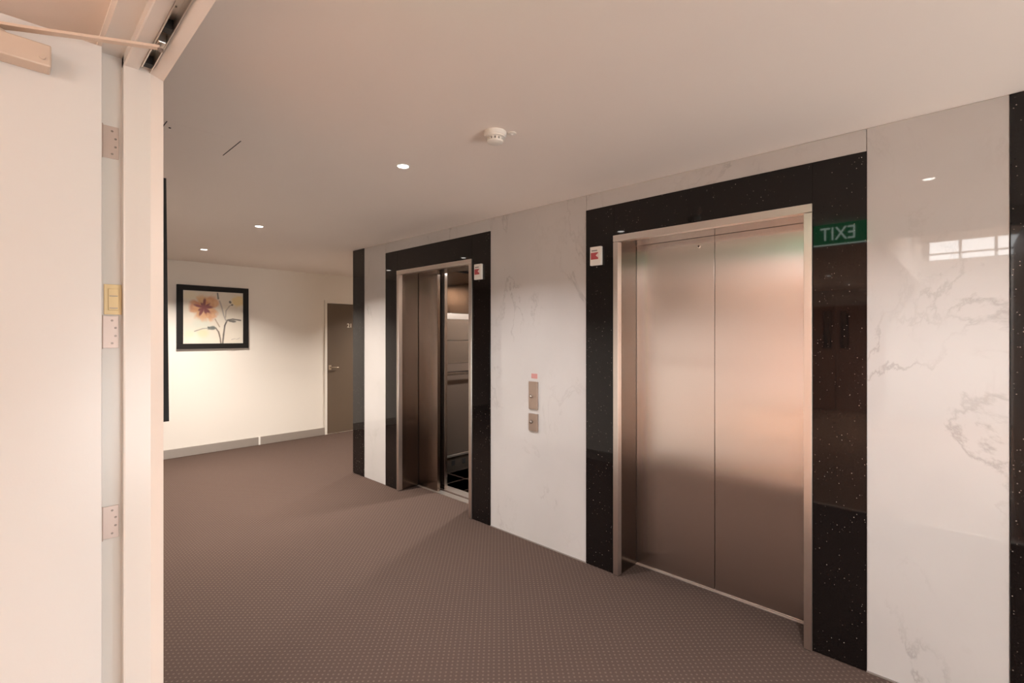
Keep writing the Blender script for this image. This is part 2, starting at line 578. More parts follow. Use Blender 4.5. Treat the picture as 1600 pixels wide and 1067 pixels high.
window('window_1', 'high strip window on the far lobby wall', 'x', LFX - 0.06, cya, cyb, cz0, cz1, 7, [0.36])
portal((LFX - 0.13, (cya + cyb) / 2, (cz0 + cz1) / 2), (0, -math.pi / 2, 0), cz1 - cz0, cyb - cya)
wxa, wxb, wz0, wz1 = -6.0, -4.0, 1.1, 2.9
WY = -3.6
tag(boxes('wall_lobby_window', [(LFX, LX, WY - 0.12, WY, 0, wz0), (LFX, LX, WY - 0.12, WY, wz1, 3.58), (LFX, wxa, WY - 0.12, WY, wz0, wz1), (wxb, LX, WY - 0.12, WY, wz0, wz1)],
          M['lobby_wall']), 'lobby wall with the added large window', kind='structure')
window('window_added_lobby', 'added unseen lobby window that lights the door leaf', 'y', WY - 0.06, wxa, wxb, wz0, wz1, 4, [0.7])  # invented window, out of view, placed and sized to light the door leaf
portal(((wxa + wxb) / 2, WY - 0.13, (wz0 + wz1) / 2), (math.pi / 2, 0, 0), wxb - wxa, wz1 - wz0)

window('window_added_hall', 'added unseen window lighting the hall from its near end', 'y', -2.65, nxa, nxb, nz0, nz1, 3, [0.6])  # invented window, out of view, set low to brighten the hall ceiling
portal(((nxa + nxb) / 2, -2.72, (nz0 + nz1) / 2), (math.pi / 2, 0, 0), nxb - nxa, nz1 - nz0)

# far lobby double doors with narrow vision panels
for nm, y0, y1, vy, lab in (('door_4', 1.16, 1.94, 1.80, 'left leaf of the far lobby double doors'), ('door_5', 1.95, 2.73, 2.09, 'right leaf of the far lobby double doors')):
    d = thing(nm, (LFX + 0.03, (y0 + y1) / 2, 0), lab, kind='structure')
    boxes('leaf', [(LFX + 0.001, LFX + 0.045, y0, vy - 0.06, 0.005, 2.1), (LFX + 0.001, LFX + 0.045, vy + 0.06, y1, 0.005, 2.1),
                   (LFX + 0.001, LFX + 0.045, vy - 0.06, vy + 0.06, 0.005, 1.25), (LFX + 0.001, LFX + 0.045, vy - 0.06, vy + 0.06, 2.0, 2.1)], M['lobby_door'], d)
    boxes('vision_bead', [(LFX + 0.03, LFX + 0.055, vy - 0.075, vy - 0.055, 1.235, 2.015), (LFX + 0.03, LFX + 0.055, vy + 0.055, vy + 0.075, 1.235, 2.015)], M['rubber'], d)
    box('vision_pane', LFX + 0.015, LFX + 0.022, vy - 0.058, vy + 0.058, 1.25, 2.0, M['mirror_glass'], d)

# ------------------------------------------------------------------ doorway frame (rebate, stop, splayed edge)
fr = thing('trim_door_frame', (0.28, JAMB, 0), 'cream double doorway frame with rebated jambs', kind='structure')
prof = [(LX - 0.006, -0.045), (LX - 0.006, 0.0), (0.2553, 0.0), (0.2553, 0.028), (0.259, 0.03), (0.3207, 0.03), (0.3492, 0.05), (0.3492, -0.045)]
HZ = 2.345
bm = bmesh.new()
prism(bm, [(x, JAMB - p) for x, p in prof], 'z', 0.0, HZ + 0.045)
link('jamb', bm, M['frame_white'], fr)
bm = bmesh.new()
prism(bm, [(x, NEAR + p) for x, p in prof], 'z', 0.0, HZ + 0.045)
link('jamb', bm, M['frame_white'], fr)
# the head is cut round the recess of the closer track
TX0, TX1 = 0.291, 0.3185
prof_h = [(LX - 0.006, -0.045), (LX - 0.006, 0.0), (0.2553, 0.0), (0.2553, 0.028), (0.259, 0.03), (TX0, 0.03), (TX0, 0.004), (TX1, 0.004), (TX1, 0.03), (0.3207, 0.03), (0.3492, 0.05), (0.3492, -0.045)]
bm = bmesh.new()
prism(bm, [(x, HZ - p) for x, p in prof_h], 'y', NEAR, JAMB)
link('head', bm, M['frame_white'], fr)


# door closer track in the head: channel, lips, dark ends
def track(y0, y1):
    t = boxes('closer_track', [(TX0 + 0.0005, TX1 - 0.0005, y0, y1, HZ - 0.007, HZ - 0.0045), (TX0 + 0.0005, TX0 + 0.003, y0, y1, HZ - 0.036, HZ - 0.0045),
                               (TX1 - 0.003, TX1 - 0.0005, y0, y1, HZ - 0.036, HZ - 0.0045)], M['alu'], fr)
    box('track_end', TX0 + 0.004, TX1 - 0.004, y1 - 0.03, y1 - 0.001, HZ - 0.033, HZ - 0.0075, M['rubber'], t)
    box('track_buffer', TX0 + 0.004, TX1 - 0.004, 1.52, 1.55, HZ - 0.033, HZ - 0.0075, M['rubber'], t)
    for yy in (1.72, 1.45):
        bm = bmesh.new()
        lathe(bm, [(0.0035, 0), (0.0035, 0.002)], ((TX0 + TX1) / 2, yy, HZ - 0.0095), seg=12)
        link('track_screw', bm, M['screw'], t)
    return t


track(1.16, 1.79)
# buff contact plate on the jamb, above the middle hinge
cp = box('contact_plate', 0.213, 0.2545, JAMB - 0.003, JAMB - 0.0002, 1.572, 1.662, M['buff'], fr, bev=0.001, label='buff plate with two slots')
box('plate_face', 0.2225, 0.2475, JAMB - 0.0055, JAMB - 0.0031, 1.585, 1.649, M['buff'], cp, bev=0.001)
for z in (1.590, 1.626):
    box('slot', 0.2255, 0.2445, JAMB - 0.0068, JAMB - 0.0056, z, z + 0.0025, M['screw'], cp)

# ------------------------------------------------------------------ open door leaf with hinges and closer
LF = JAMB - 0.048      # leaf face towards the camera
dl = thing('door_1', (LX, JAMB - 0.025, 0), 'open white fire door leaf with door closer', kind='structure')
box('leaf', -0.78, 0.2035, LF, JAMB - 0.004, 0.008, 2.341, M['door_white'], dl, bev=0.0015)
for zc in (2.085, 1.5205, 0.954, 0.39):
    hg = boxes('hinge', [(0.2065, 0.2475, JAMB - 0.0024, JAMB - 0.0002, zc - 0.048, zc + 0.048)], M['hinge'], dl, bev=0.0006, label='satin metal butt hinge')
    bm = bmesh.new()
    tube(bm, [(0.2065, JAMB - 0.006, zc - 0.05), (0.2065, JAMB - 0.006, zc + 0.05)], 0.0042, 14)
    link('knuckle', bm, M['hinge'], hg, smooth=True)
    for xx, dz in ((0.232, 0.034), (0.240, 0.012), (0.240, -0.012), (0.232, -0.034)):
        bm = bmesh.new()
        lathe(bm, [(0.0032, 0), (0.0027, -0.0008)], (xx, JAMB - 0.0024, zc + dz), 'y', 12)
        link('screw', bm, M['screw'], hg)
# closer body, slightly arched front
CF = LF - 0.058
dc = thing('door_closer', (-0.06, LF, 2.243), None)
dc.parent = dl
dc.location = Vector((-0.06, LF, 2.243)) - wloc(dl)
bm = bmesh.new()
bx(bm, -0.20, 0.0955, CF, LF - 0.0005, 2.214, 2.272, bev=0.004)
link('closer_body', bm, M['closer'], dc)
bm = bmesh.new()
lathe(bm, [(0.0065, 0), (0.006, -0.003), (0.003, -0.0034)], (0.078, CF, 2.235), 'y', 20)
link('valve_cap', bm, M['closer'], dc, smooth=True)
bm = bmesh.new()
lathe(bm, [(0.014, 0), (0.014, 0.010), (0.010, 0.014)], (0.0, CF + 0.03, 2.2722), 'z', 20)
link('pinion', bm, M['closer'], dc, smooth=True)
A0 = Vector((-0.012, CF + 0.03, 2.292))
A1 = Vector((0.3045, 1.612, 2.299))
d = (A1 - A0).normalized()
sd = Vector((-d.y, d.x, 0)).normalized()
bm = bmesh.new()
vs = []
for p, wd in ((A0, 0.014), (A0 + d * 0.06, 0.011), (A1 - d * 0.03, 0.008), (A1, 0.008)):
    vs.append([bm.verts.new(p + sd * s * wd + Vector((0, 0, zz))) for s, zz in ((-1, -0.0035), (1, -0.0035), (1, 0.0035), (-1, 0.0035))])
for a, b2 in zip(vs, vs[1:]):
    for k in range(4):
        bm.faces.new((a[k], a[(k + 1) % 4], b2[(k + 1) % 4], b2[k]))
bm.faces.new(vs[0])
bm.faces.new(vs[-1])
link('closer_arm', bm, M['closer'], dc)
sl = box('slide_block', TX0 + 0.0045, TX1 - 0.0045, 1.592, 1.632, HZ - 0.040, HZ - 0.0105, M['alu'], dc, bev=0.002)
bm = bmesh.new()
lathe(bm, [(0.007, 0), (0.007, -0.006)], (A1.x, A1.y, 2.2955), 'z', 16)
link('arm_pin', bm, M['screw'], dc)

# the other leaf of the pair, standing open on the near side
d2 = thing('door_2', (LX, NEAR + 0.025, 0), 'other open leaf of the double doorway', kind='structure')
box('leaf', -1.05, 0.2035, NEAR + 0.004, NEAR + 0.048, 0.008, 2.341, M['door_white'], d2, bev=0.0015)
for zc in (2.085, 1.5205, 0.954, 0.39):
    box('hinge', 0.2065, 0.2475, NEAR + 0.0002, NEAR + 0.0024, zc - 0.048, zc + 0.048, M['hinge'], d2)


# ------------------------------------------------------------------ lifts
def lift(yc, label, la, lb, rb, keyhole, leaf='steel'):
    """la = leading edge of the left door panel, rb = leading edge of the right panel"""
    e = thing('elevator_entrance', (WX, yc, 0), label, 'elevator', 'elevator entrances in the marble wall')
    a, b2 = yc - 0.757, yc + 0.757
    i0, i1 = yc - 0.51, yc + 0.51
    f0, f1 = yc - 0.545, yc + 0.545
    GX = WX - 0.004
    box('granite_stile', GX, WX + SL, a, f0, 0.002, GT, M['granite'], e, bev=0.0012)
    box('granite_stile', GX, WX + SL, f1, b2, 0.002, GT, M['granite'], e, bev=0.0012)
    box('granite_header', GX, WX + SL, f0 + 0.0005, f1 - 0.0005, 2.141, GT, M['granite'], e, bev=0.0012)
    # stainless architrave: folded jambs with a return into the reveal
    AX = WX - 0.014
    box('architrave_jamb', AX, WX + 0.03, f0, i0, 0.002, 2.098, M['steel_trim'], e, bev=0.0015)
    box('architrave_jamb', AX, WX + 0.03, i1, f1, 0.002, 2.098, M['steel_trim'], e, bev=0.0015)
    box('architrave_head', AX - 0.001, WX + 0.03, f0, f1, 2.1, 2.14, M['steel_trim'], e, bev=0.0015)
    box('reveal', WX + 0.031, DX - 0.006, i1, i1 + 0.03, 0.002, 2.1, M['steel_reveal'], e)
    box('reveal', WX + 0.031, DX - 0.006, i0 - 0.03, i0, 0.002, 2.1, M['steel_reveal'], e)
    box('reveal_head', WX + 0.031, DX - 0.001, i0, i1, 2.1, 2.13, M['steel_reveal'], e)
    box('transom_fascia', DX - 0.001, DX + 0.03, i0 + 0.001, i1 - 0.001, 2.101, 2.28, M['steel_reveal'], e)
    for q0, q1 in ((i1, i1 + 0.03), (i0 - 0.03, i0)):
        box('shadow_gap', DX - 0.006, DX - 0.0005, q0 + (0.003 if q0 == i1 else 0), q1 - (0.003 if q0 != i1 else 0), 0.002, 2.1, M['dark'], e)
    T = 0.034
    for (q0, q1) in ((la, lb), (rb[0], rb[1])):
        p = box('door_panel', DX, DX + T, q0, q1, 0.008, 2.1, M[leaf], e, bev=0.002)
        if keyhole and q0 == la:
            bm = bmesh.new()
            lathe(bm, [(0.009, 0), (0.009, -0.002), (0.006, -0.003)], (DX, la + 0.092, 2.045), 'x', 18)
            link('key_escutcheon', bm, M['chrome'], p, smooth=True)
            bm = bmesh.new()
            lathe(bm, [(0.004, -0.003), (0.004, -0.0036)], (DX, la + 0.092, 2.045), 'x', 12)
            link('keyhole', bm, M['dark'], p)
    box('sill', DX - 0.012, DX + 0.055, i0, i1, -0.02, 0.006, M['alu'], e)
    return e


lift(EL1, 'closed stainless elevator entrance right of the call buttons, with a black granite surround', EL1 + 0.0015, EL1 + 0.53, (EL1 - 0.53, EL1 - 0.0015), True)
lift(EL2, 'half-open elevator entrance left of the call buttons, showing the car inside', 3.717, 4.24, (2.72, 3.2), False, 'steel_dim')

# shaft walls round the open lift so the gaps stay dark
tag(boxes('wall_shaft', [(WX + 0.2, 4.75, 2.48, 2.52, -0.3, 2.9), (WX + 0.2, 4.75, 4.42, 4.46, -0.3, 2.9), (4.75, 4.8, 2.48, 4.46, -0.3, 2.9), (WX + 0.2, 4.8, 2.48, 4.46, 2.9, 2.95),
                         (WX + 0.201, 4.75, 2.52, 4.42, -0.35, -0.3), (DX + 0.056, DX + 0.075, 2.72, 4.42, 2.14, 2.9)], M['dark']), 'dark elevator shaft behind the half-open doors', kind='structure')
# lift car
cx0, cx1, cy0, cy1 = 3.02, 4.55, 2.68, 4.15
car = thing('elevator_car', (3.7, 3.45, 0), 'bronze panelled elevator car behind the half-open doors', 'elevator car')
box('car_floor', cx0 - 0.035, cx1, cy0, cy1, -0.05, -0.008, M['grout'], car)
n = 0
for ix in range(5):
    for iy in range(5):
        x0 = cx0 + 0.07 + ix * 0.29
        y1_ = cy1 - 0.004 - iy * 0.29
        box('floor_tile', x0, x0 + 0.284, y1_ - 0.284, y1_, -0.008, 0.0, M['car_tile'], car, bev=0.001)
box('car_sill', cx0 - 0.035, cx0 + 0.065, cy0 + 0.1, cy1 - 0.003, -0.007, 0.005, M['alu'], car)
box('car_ceiling', cx0, cx1, cy0, cy1 + 0.02, 2.24, 2.28, M['car_dark'], car)
box('car_shell', cx0, cx1, cy1 + 0.012, cy1 + 0.03, 0, 2.24, M['dark'], car)
for z0, z1, mm in ((0.195, 1.075, 'car_dark'), (1.20, 1.450, 'car_panel'), (1.456, 1.688, 'car_panel'), (1.756, 2.215, 'mirror_glass')):
    box('wall_panel', cx0 + 0.02, cx1 - 0.015, cy1, cy1 + 0.012, z0, z1, M[mm], car, bev=0.001)
box('accent_band', cx0 + 0.02, cx1 - 0.015, cy1 - 0.004, cy1 + 0.012, 1.69, 1.753, M['alu'], car, bev=0.001)
box('rail_backing', cx0 + 0.02, cx1 - 0.015, cy1 + 0.002, cy1 + 0.012, 1.11, 1.198, M['car_dark'], car)
hr = boxes('handrail', [(cx0 + 0.12, cx1 - 0.1, cy1 - 0.058, cy1 - 0.046, 1.075, 1.105)], M['chrome'], car, bev=0.003)
for xx in (3.25, 3.8, 4.35):
    bm = bmesh.new()
    tube(bm, [(xx, cy1 - 0.046, 1.09), (xx, cy1, 1.09)], 0.008, 12)
    link('bracket', bm, M['chrome'], hr, smooth=True)
sk = box('car_skirting', cx0 + 0.02, cx1 - 0.015, cy1 - 0.002, cy1 + 0.012, 0.0, 0.165, M['car_panel'], car)
box('skirting_cap', cx0 + 0.02, cx1 - 0.015, cy1 - 0.012, cy1 + 0.012, 0.167, 0.190, M['alu'], car, bev=0.002)
for k in range(9):
    xx = 3.12 + k * 0.155
    box('vent', xx, xx + 0.045, cy1 - 0.004, cy1 - 0.0021, 0.07, 0.125, M['dark'], sk)
for k in range(5):
    box('back_panel', cx1 - 0.012, cx1, cy0 + 0.294 * k + 0.002, cy0 + 0.294 * (k + 1) - 0.002, 0.0, 2.235, M['car_panel'], car, bev=0.001)
box('side_panel', cx0 + 0.02, cx1 - 0.015, cy0, cy0 + 0.012, 0.0, 2.235, M['car_panel'], car)
# car doors
box('car_door', 2.985, 3.018, 3.717, 4.4, 0.008, 2.12, M['steel'], car, bev=0.002)
box('car_door', 2.985, 3.018, 2.53, 3.2, 0.008, 2.12, M['steel'], car, bev=0.002)
bm = bmesh.new()
lathe(bm, [(0.05, 0), (0.05, -0.004)], (3.75, 3.5, 2.239), 'z', 24)
link('car_light', bm, M['lens'], car)
la_ = bpy.data.lights.new('car_lamp', 'AREA')
la_.shape = 'DISK'
la_.size = 0.1
la_.energy = 45
la_.color = DOWNLIGHT_COL
lo_ = bpy.data.objects.new('car_lamp', la_)
C.objects.link(lo_)
lo_.parent = car
lo_.location = Vector((3.75, 3.5, 2.23)) - wloc(car)


# hall position indicators on the right granite / left granite stile
def indicator(yc, z0, z1, label):
    xg = WX - 0.004
    t = thing('floor_indicator', (xg, yc, z0), label, 'indicator', 'floor indicators on the granite')
    box('housing', xg - 0.022, xg - 0.0002, yc - 0.042, yc + 0.042, z0, z1, M['plastic'], t, bev=0.003)
    zc = (z0 + z1) / 2
    dsp = box('display', xg - 0.0232, xg - 0.0221, yc - 0.022, yc + 0.034, zc - 0.022, zc + 0.022, M['red_display'], t)
    bm = bmesh.new()
    prism(bm, [(yc - 0.0215, zc + 0.018), (yc - 0.004, zc + 0.002), (yc - 0.0215, zc - 0.012)], 'x', xg - 0.0238, xg - 0.0233)
    link('display_mark', bm, M['white_print'], dsp)
    box('print_line', xg - 0.0226, xg - 0.0221, yc - 0.015, yc + 0.028, z1 - 0.030, z1 - 0.022, M['grey_print'], t)
    bm = bmesh.new()
    lathe(bm, [(0.003, 0), (0.003, -0.002)], (xg, yc + 0.002, z0 - 0.010), 'x', 12)
    link('fixing_pin', bm, M['chrome'], t)


indicator(1.756, 1.964, 2.085, 'white floor indicator with red display left of the closed elevator')
indicator(2.880, 1.961, 2.086, 'white floor indicator with red display right of the half-open elevator')


# call stations
def station(z0, z1, zb, label):
    t = thing('call_station', (WX, 2.302, z0), label, 'call button', 'call stations on the marble')
    box('plate', WX - 0.012, WX - 0.0002, 2.2595, 2.3445, z0, z1, M['bronze_plate'], t, bev=0.0015)
    yb = 2.318
    bm = bmesh.new()
    lathe(bm, [(0.014, 0), (0.014, -0.004), (0.011, -0.005)], (WX - 0.012, yb, zb), 'x', 24)
    bt = link('button_ring', bm, M['screw'], t, smooth=True)
    bm = bmesh.new()
    lathe(bm, [(0.009, 0), (0.009, -0.003), (0.006, -0.004)], (WX - 0.017, yb, zb), 'x', 24)
    link('button', bm, M['chrome'], bt, smooth=True)


station(0.972, 1.175, 1.067, 'taller bronze call plate with one button on the marble between the elevators')
station(0.815, 0.940, 0.880, 'shorter bronze plate with one button below the taller call plate')
tag(box('notice_sticker', WX - 0.0012, WX - 0.0002, 2.268, 2.326, 1.196, 1.232, M['sticker']), 'small pink notice sticker above the call plates', 'sticker')


# ------------------------------------------------------------------ ceiling things
def downlight(x, y, z, watts, label, group, col=DOWNLIGHT_COL):
    t = thing('downlight', (x, y, z), label, 'downlight', group)
    bm = bmesh.new()
    seg = 36
    prof = [(0.039, 0.0), (0.038, -0.002), (0.033, -0.003), (0.029, -0.0005)]
    rings = []
    for r, h in prof:
        rings.append([bm.verts.new((x + r * math.cos(2 * math.pi * k / seg), y + r * math.sin(2 * math.pi * k / seg), z + h)) for k in range(seg)])
    for a, b2 in zip(rings, rings[1:]):
        for k in range(seg):
            bm.faces.new((a[k], a[(k + 1) % seg], b2[(k + 1) % seg], b2[k]))
    link('trim_ring', bm, M['plastic'], t, smooth=True)
    bm = bmesh.new()
    lathe(bm, [(0.029, -0.0006), (0.027, -0.002)], (x, y, z), 'z', 36)
    link('lens', bm, M['lens'], t)
    l = bpy.data.lights.new('downlight_lamp', 'AREA')
    l.shape = 'DISK'
    l.size = 0.052
    l.spread = math.radians(130)
    l.energy = watts
    l.color = col
    lo = bpy.data.objects.new('downlight_lamp', l)
    C.objects.link(lo)
    lo.parent = t
    lo.location = (0, 0, -0.006)


for (x, y, lab) in ((1.525, 2.26, 'glowing round downlight nearest the smoke detector'), (1.523, 4.40, 'glowing round downlight in the middle of the ceiling row'),
                    (1.524, 6.02, 'glowing round downlight nearest the back wall'), (1.56, 0.17, 'round downlight above the near end of the hall'),
                    (4.6, 6.0, 'round downlight in the side corridor'), (3.6, -1.4, 'round downlight in the near side corridor')):
    wash = x < 2 and y < 3        # the two near fittings carry weaker, cooler lamps
    downlight(x, y, CEIL, DOWNLIGHT_W * (0.62 if wash else 1.35), lab, 'hall downlights', (0.96, 0.97, 1.0) if wash else (1.0, 0.92, 0.84))
for (x, lab) in ((-3.4, 'round downlight in the lobby soffit'), (-5.1, 'round downlight near the far lobby doors')):
    downlight(x, 1.56, 2.425, LOBBY_LIGHT_W, lab, 'lobby downlights')
for (x, y, lab) in ((-5.4, -2.4, 'added high lobby lamp in the corner by the added window'), (-5.4, -1.2, 'added high lobby lamp before the middle of the strip window'),
                    (-5.4, 0.0, 'added high lobby lamp before the strip window, beside the lower soffit'), (-3.2, -1.2, 'added high lobby lamp in mid-lobby, away from the soffit'),
                    (-3.2, 0.0, 'added high lobby lamp in mid-lobby, beside the lower soffit')):
    downlight(x, y, 3.5, LOBBY_FILL_W, lab, 'added high lobby lamps', (1.0, 0.98, 0.96))  # added lamps, out of view, brightening the lobby that the lift doors reflect

# smoke detector: base, slotted body, dome, remote lamp beside it
sx_, sy_ = 1.56, 1.577
sd_ = thing('smoke_detector', (sx_, sy_, CEIL), 'white round smoke detector on the ceiling', 'smoke detector')
bm = bmesh.new()
lathe(bm, [(0.052, 0), (0.052, -0.016), (0.049, -0.020)], (sx_, sy_, CEIL), 'z', 40)
link('base', bm, M['plastic'], sd_, smooth=True)
bm = bmesh.new()
lathe(bm, [(0.047, -0.0201), (0.046, -0.026), (0.036, -0.028)], (sx_, sy_, CEIL), 'z', 40)
link('body', bm, M['plastic'], sd_, smooth=True)
bm = bmesh.new()
lathe(bm, [(0.030, -0.028), (0.030, -0.040)], (sx_, sy_, CEIL), 'z', 40)
link('sensor_chamber', bm, M['grey_print'], sd_, smooth=True)
for k in range(12):
    a = 2 * math.pi * k / 12
    bm = bmesh.new()
    bx(bm, 0.031, 0.036, -0.005, 0.005, -0.040, -0.0275)
    bmesh.ops.rotate(bm, verts=bm.verts, cent=(0, 0, 0), matrix=Matrix.Rotation(a, 3, 'Z'))
    bmesh.ops.translate(bm, verts=bm.verts, vec=(sx_, sy_, CEIL))
    link('rib', bm, M['plastic'], sd_)
bm = bmesh.new()
lathe(bm, [(0.038, -0.040), (0.036, -0.046), (0.026, -0.051), (0.012, -0.053)], (sx_, sy_, CEIL), 'z', 40)
link('dome', bm, M['plastic'], sd_, smooth=True)
rx, ry = 1.618, 1.525
rl = thing('remote_lamp', (rx, ry, CEIL), 'small white disc on the ceiling beside the smoke detector', 'ceiling disc')
bm = bmesh.new()
lathe(bm, [(0.020, 0), (0.019, -0.004), (0.012, -0.006)], (rx, ry, CEIL), 'z', 28)
link('disc', bm, M['plastic'], rl, smooth=True)
bm = bmesh.new()
lathe(bm, [(0.006, -0.0061), (0.004, -0.010), (0.002, -0.011)], (rx, ry, CEIL), 'z', 16)
link('lens', bm, M['white_print'], rl, smooth=True)

# ceiling access panel
ap = thing('ceiling_access_panel', (0.65, 2.665, CEIL), 'square off-white access panel in the ceiling near the doorway', 'access panel')
boxes('panel', [(0.503, 0.792, 2.533, 2.797, CEIL - 0.0006, CEIL - 0.0002)], M['ceil'], ap)
for (a, b2, c_, d_) in ((0.792, 0.7965, 2.53, 2.80), (0.499, 0.503, 2.53, 2.80)):
    box('shadow_gap', a, b2, c_, d_, CEIL - 0.0010, CEIL - 0.0003, M['dark'], ap)
for (a, b2, c_, d_) in ((0.503, 0.792, 2.53, 2.533), (0.503, 0.792, 2.797, 2.80)):
    box('edge_bead', a, b2, c_, d_, CEIL - 0.0008, CEIL - 0.0003, M['ceil'], ap)
bm = bmesh.new()
lathe(bm, [(0.005, 0), (0.005, -0.002)], (0.525, 2.60, CEIL - 0.0007), 'z', 12)
link('lock', bm, M['dark'], ap)

# exit sign on the ceiling in front of the doorway (faces the lifts)
ex = thing('exit_sign', (0.56, 0.765, CEIL), 'green illuminated exit sign above the doorway', 'exit sign')
box('sign_body', 0.548, 0.572, 0.57, 0.96, 2.272, CEIL - 0.0005, M['exit_green'], ex, bev=0.002)
box('lower_edge', 0.547, 0.573, 0.57, 0.96, 2.266, 2.2715, M['exit_white'], ex)
text('lettering', 'EXIT', 0.105, (0.5722, 0.668, 2.305), (0, 1, 0), (1, 0, 0), M['exit_white'], ex, wide=0.80)
text('lettering', 'EXIT', 0.105, (0.5478, 0.865, 2.305), (0, -1, 0), (-1, 0, 0), M['exit_white'], ex, wide=0.80)

# ------------------------------------------------------------------ framed flower picture
px0, px1, pz0, pz1 = 1.505, 2.322, 1.340, 2.142
fw = 0.066
pic = thing('framed_picture', ((px0 + px1) / 2, BY, pz0), 'framed painting of an orange flower in a wide black frame', 'picture')
F0, F1 = BY - 0.032, BY - 0.001
for nm, q in (('frame_rail', (px0, px1, pz0, pz0 + fw)), ('frame_rail', (px0, px1, pz1 - fw, pz1)), ('frame_stile', (px0, px0 + fw, pz0 + fw, pz1 - fw)), ('frame_stile', (px1 - fw, px1, pz0 + fw, pz1 - fw))):
    box(nm, q[0], q[1], F0, F1, q[2], q[3], M['black_frame'], pic, bev=0.003)


def seg_d(px, py, pts):
    best = 9
    for (ax, ay), (bx_, by_) in zip(pts, pts[1:]):
        dx, dy = bx_ - ax, by_ - ay
        t = max(0, min(1, ((px - ax) * dx + (py - ay) * dy) / (dx * dx + dy * dy + 1e-9)))
        best = min(best, math.hypot(px - ax - t * dx, py - ay - t * dy))
    return best


def hashn(i, k):
    v = math.sin(i * 12.9898 + k * 78.233) * 43758.5453
    return v - math.floor(v)


def vnoise(x, y):
    xi, yi = math.floor(x), math.floor(y)
    fx, fy = x - xi, y - yi
    fx, fy = fx * fx * (3 - 2 * fx), fy * fy * (3 - 2 * fy)
    a, b_, c_, d_ = hashn(xi, yi), hashn(xi + 1, yi), hashn(xi, yi + 1), hashn(xi + 1, yi + 1)
    return (a * (1 - fx) + b_ * fx) * (1 - fy) + (c_ * (1 - fx) + d_ * fx) * fy


def lerp(a, b_, t):
    t = max(0.0, min(1.0, t))
    return tuple(p + (q - p) * t for p, q in zip(a, b_))


def sm(e0, e1, x):
    t = max(0.0, min(1.0, (x - e0) / (e1 - e0)))
    return t * t * (3 - 2 * t)


def uv(zx, zy):                       # picture-crop units -> canvas 0..1
    return ((zx - 131) / 541.0, (945 - zy) / 480.0)


STEMS = [([(462, 945), (455, 890), (440, 835), (415, 800), (380, 800)], 0.015, (0.12, 0.09, 0.07)),
         ([(478, 945), (488, 850), (498, 775), (520, 728), (570, 716), (645, 726)], 0.017, (0.10, 0.085, 0.075)),
         ([(510, 735), (490, 690), (470, 610), (450, 550)], 0.014, (0.42, 0.38, 0.34)),
         ([(505, 700), (508, 640), (540, 595), (565, 580)], 0.012, (0.40, 0.35, 0.30)),
         ([(450, 790), (410, 720)], 0.012, (0.42, 0.33, 0.25)),
         ([(432, 480), (438, 530)], 0.015, (0.08, 0.09, 0.09)),
         ([(370, 800), (300, 808), (230, 832)], 0.011, (0.30, 0.29, 0.26)),
         ([(560, 908), (590, 900), (610, 906), (640, 892)], 0.005, (0.40, 0.36, 0.33))]
STEMS = [([uv(*p) for p in pts], wd, c_) for pts, wd, c_ in STEMS]
LEAVES = [(uv(560, 735), 0.085, 0.028, -0.05, (0.10, 0.095, 0.09)), (uv(380, 803), 0.085, 0.045, 0.1, (0.13, 0.15, 0.14)), (uv(348, 795), 0.02, 0.026, 0.0, (0.10, 0.12, 0.11)),
          (uv(548, 556), 0.022, 0.028, 0.3, (0.07, 0.07, 0.07)), (uv(566, 584), 0.026, 0.022, 0.3, (0.12, 0.10, 0.08)), (uv(503, 765), 0.012, 0.07, -0.2, (0.10, 0.09, 0.085))]
FC = uv(312, 618)
PET = [(100, 0.24, (0.62, 0.34, 0.13)), (38, 0.28, (0.60, 0.26, 0.11)), (172, 0.27, (0.56, 0.20, 0.10)), (-40, 0.26, (0.60, 0.26, 0.12)), (-105, 0.25, (0.64, 0.33, 0.17)), (-150, 0.20, (0.66, 0.36, 0.19))]


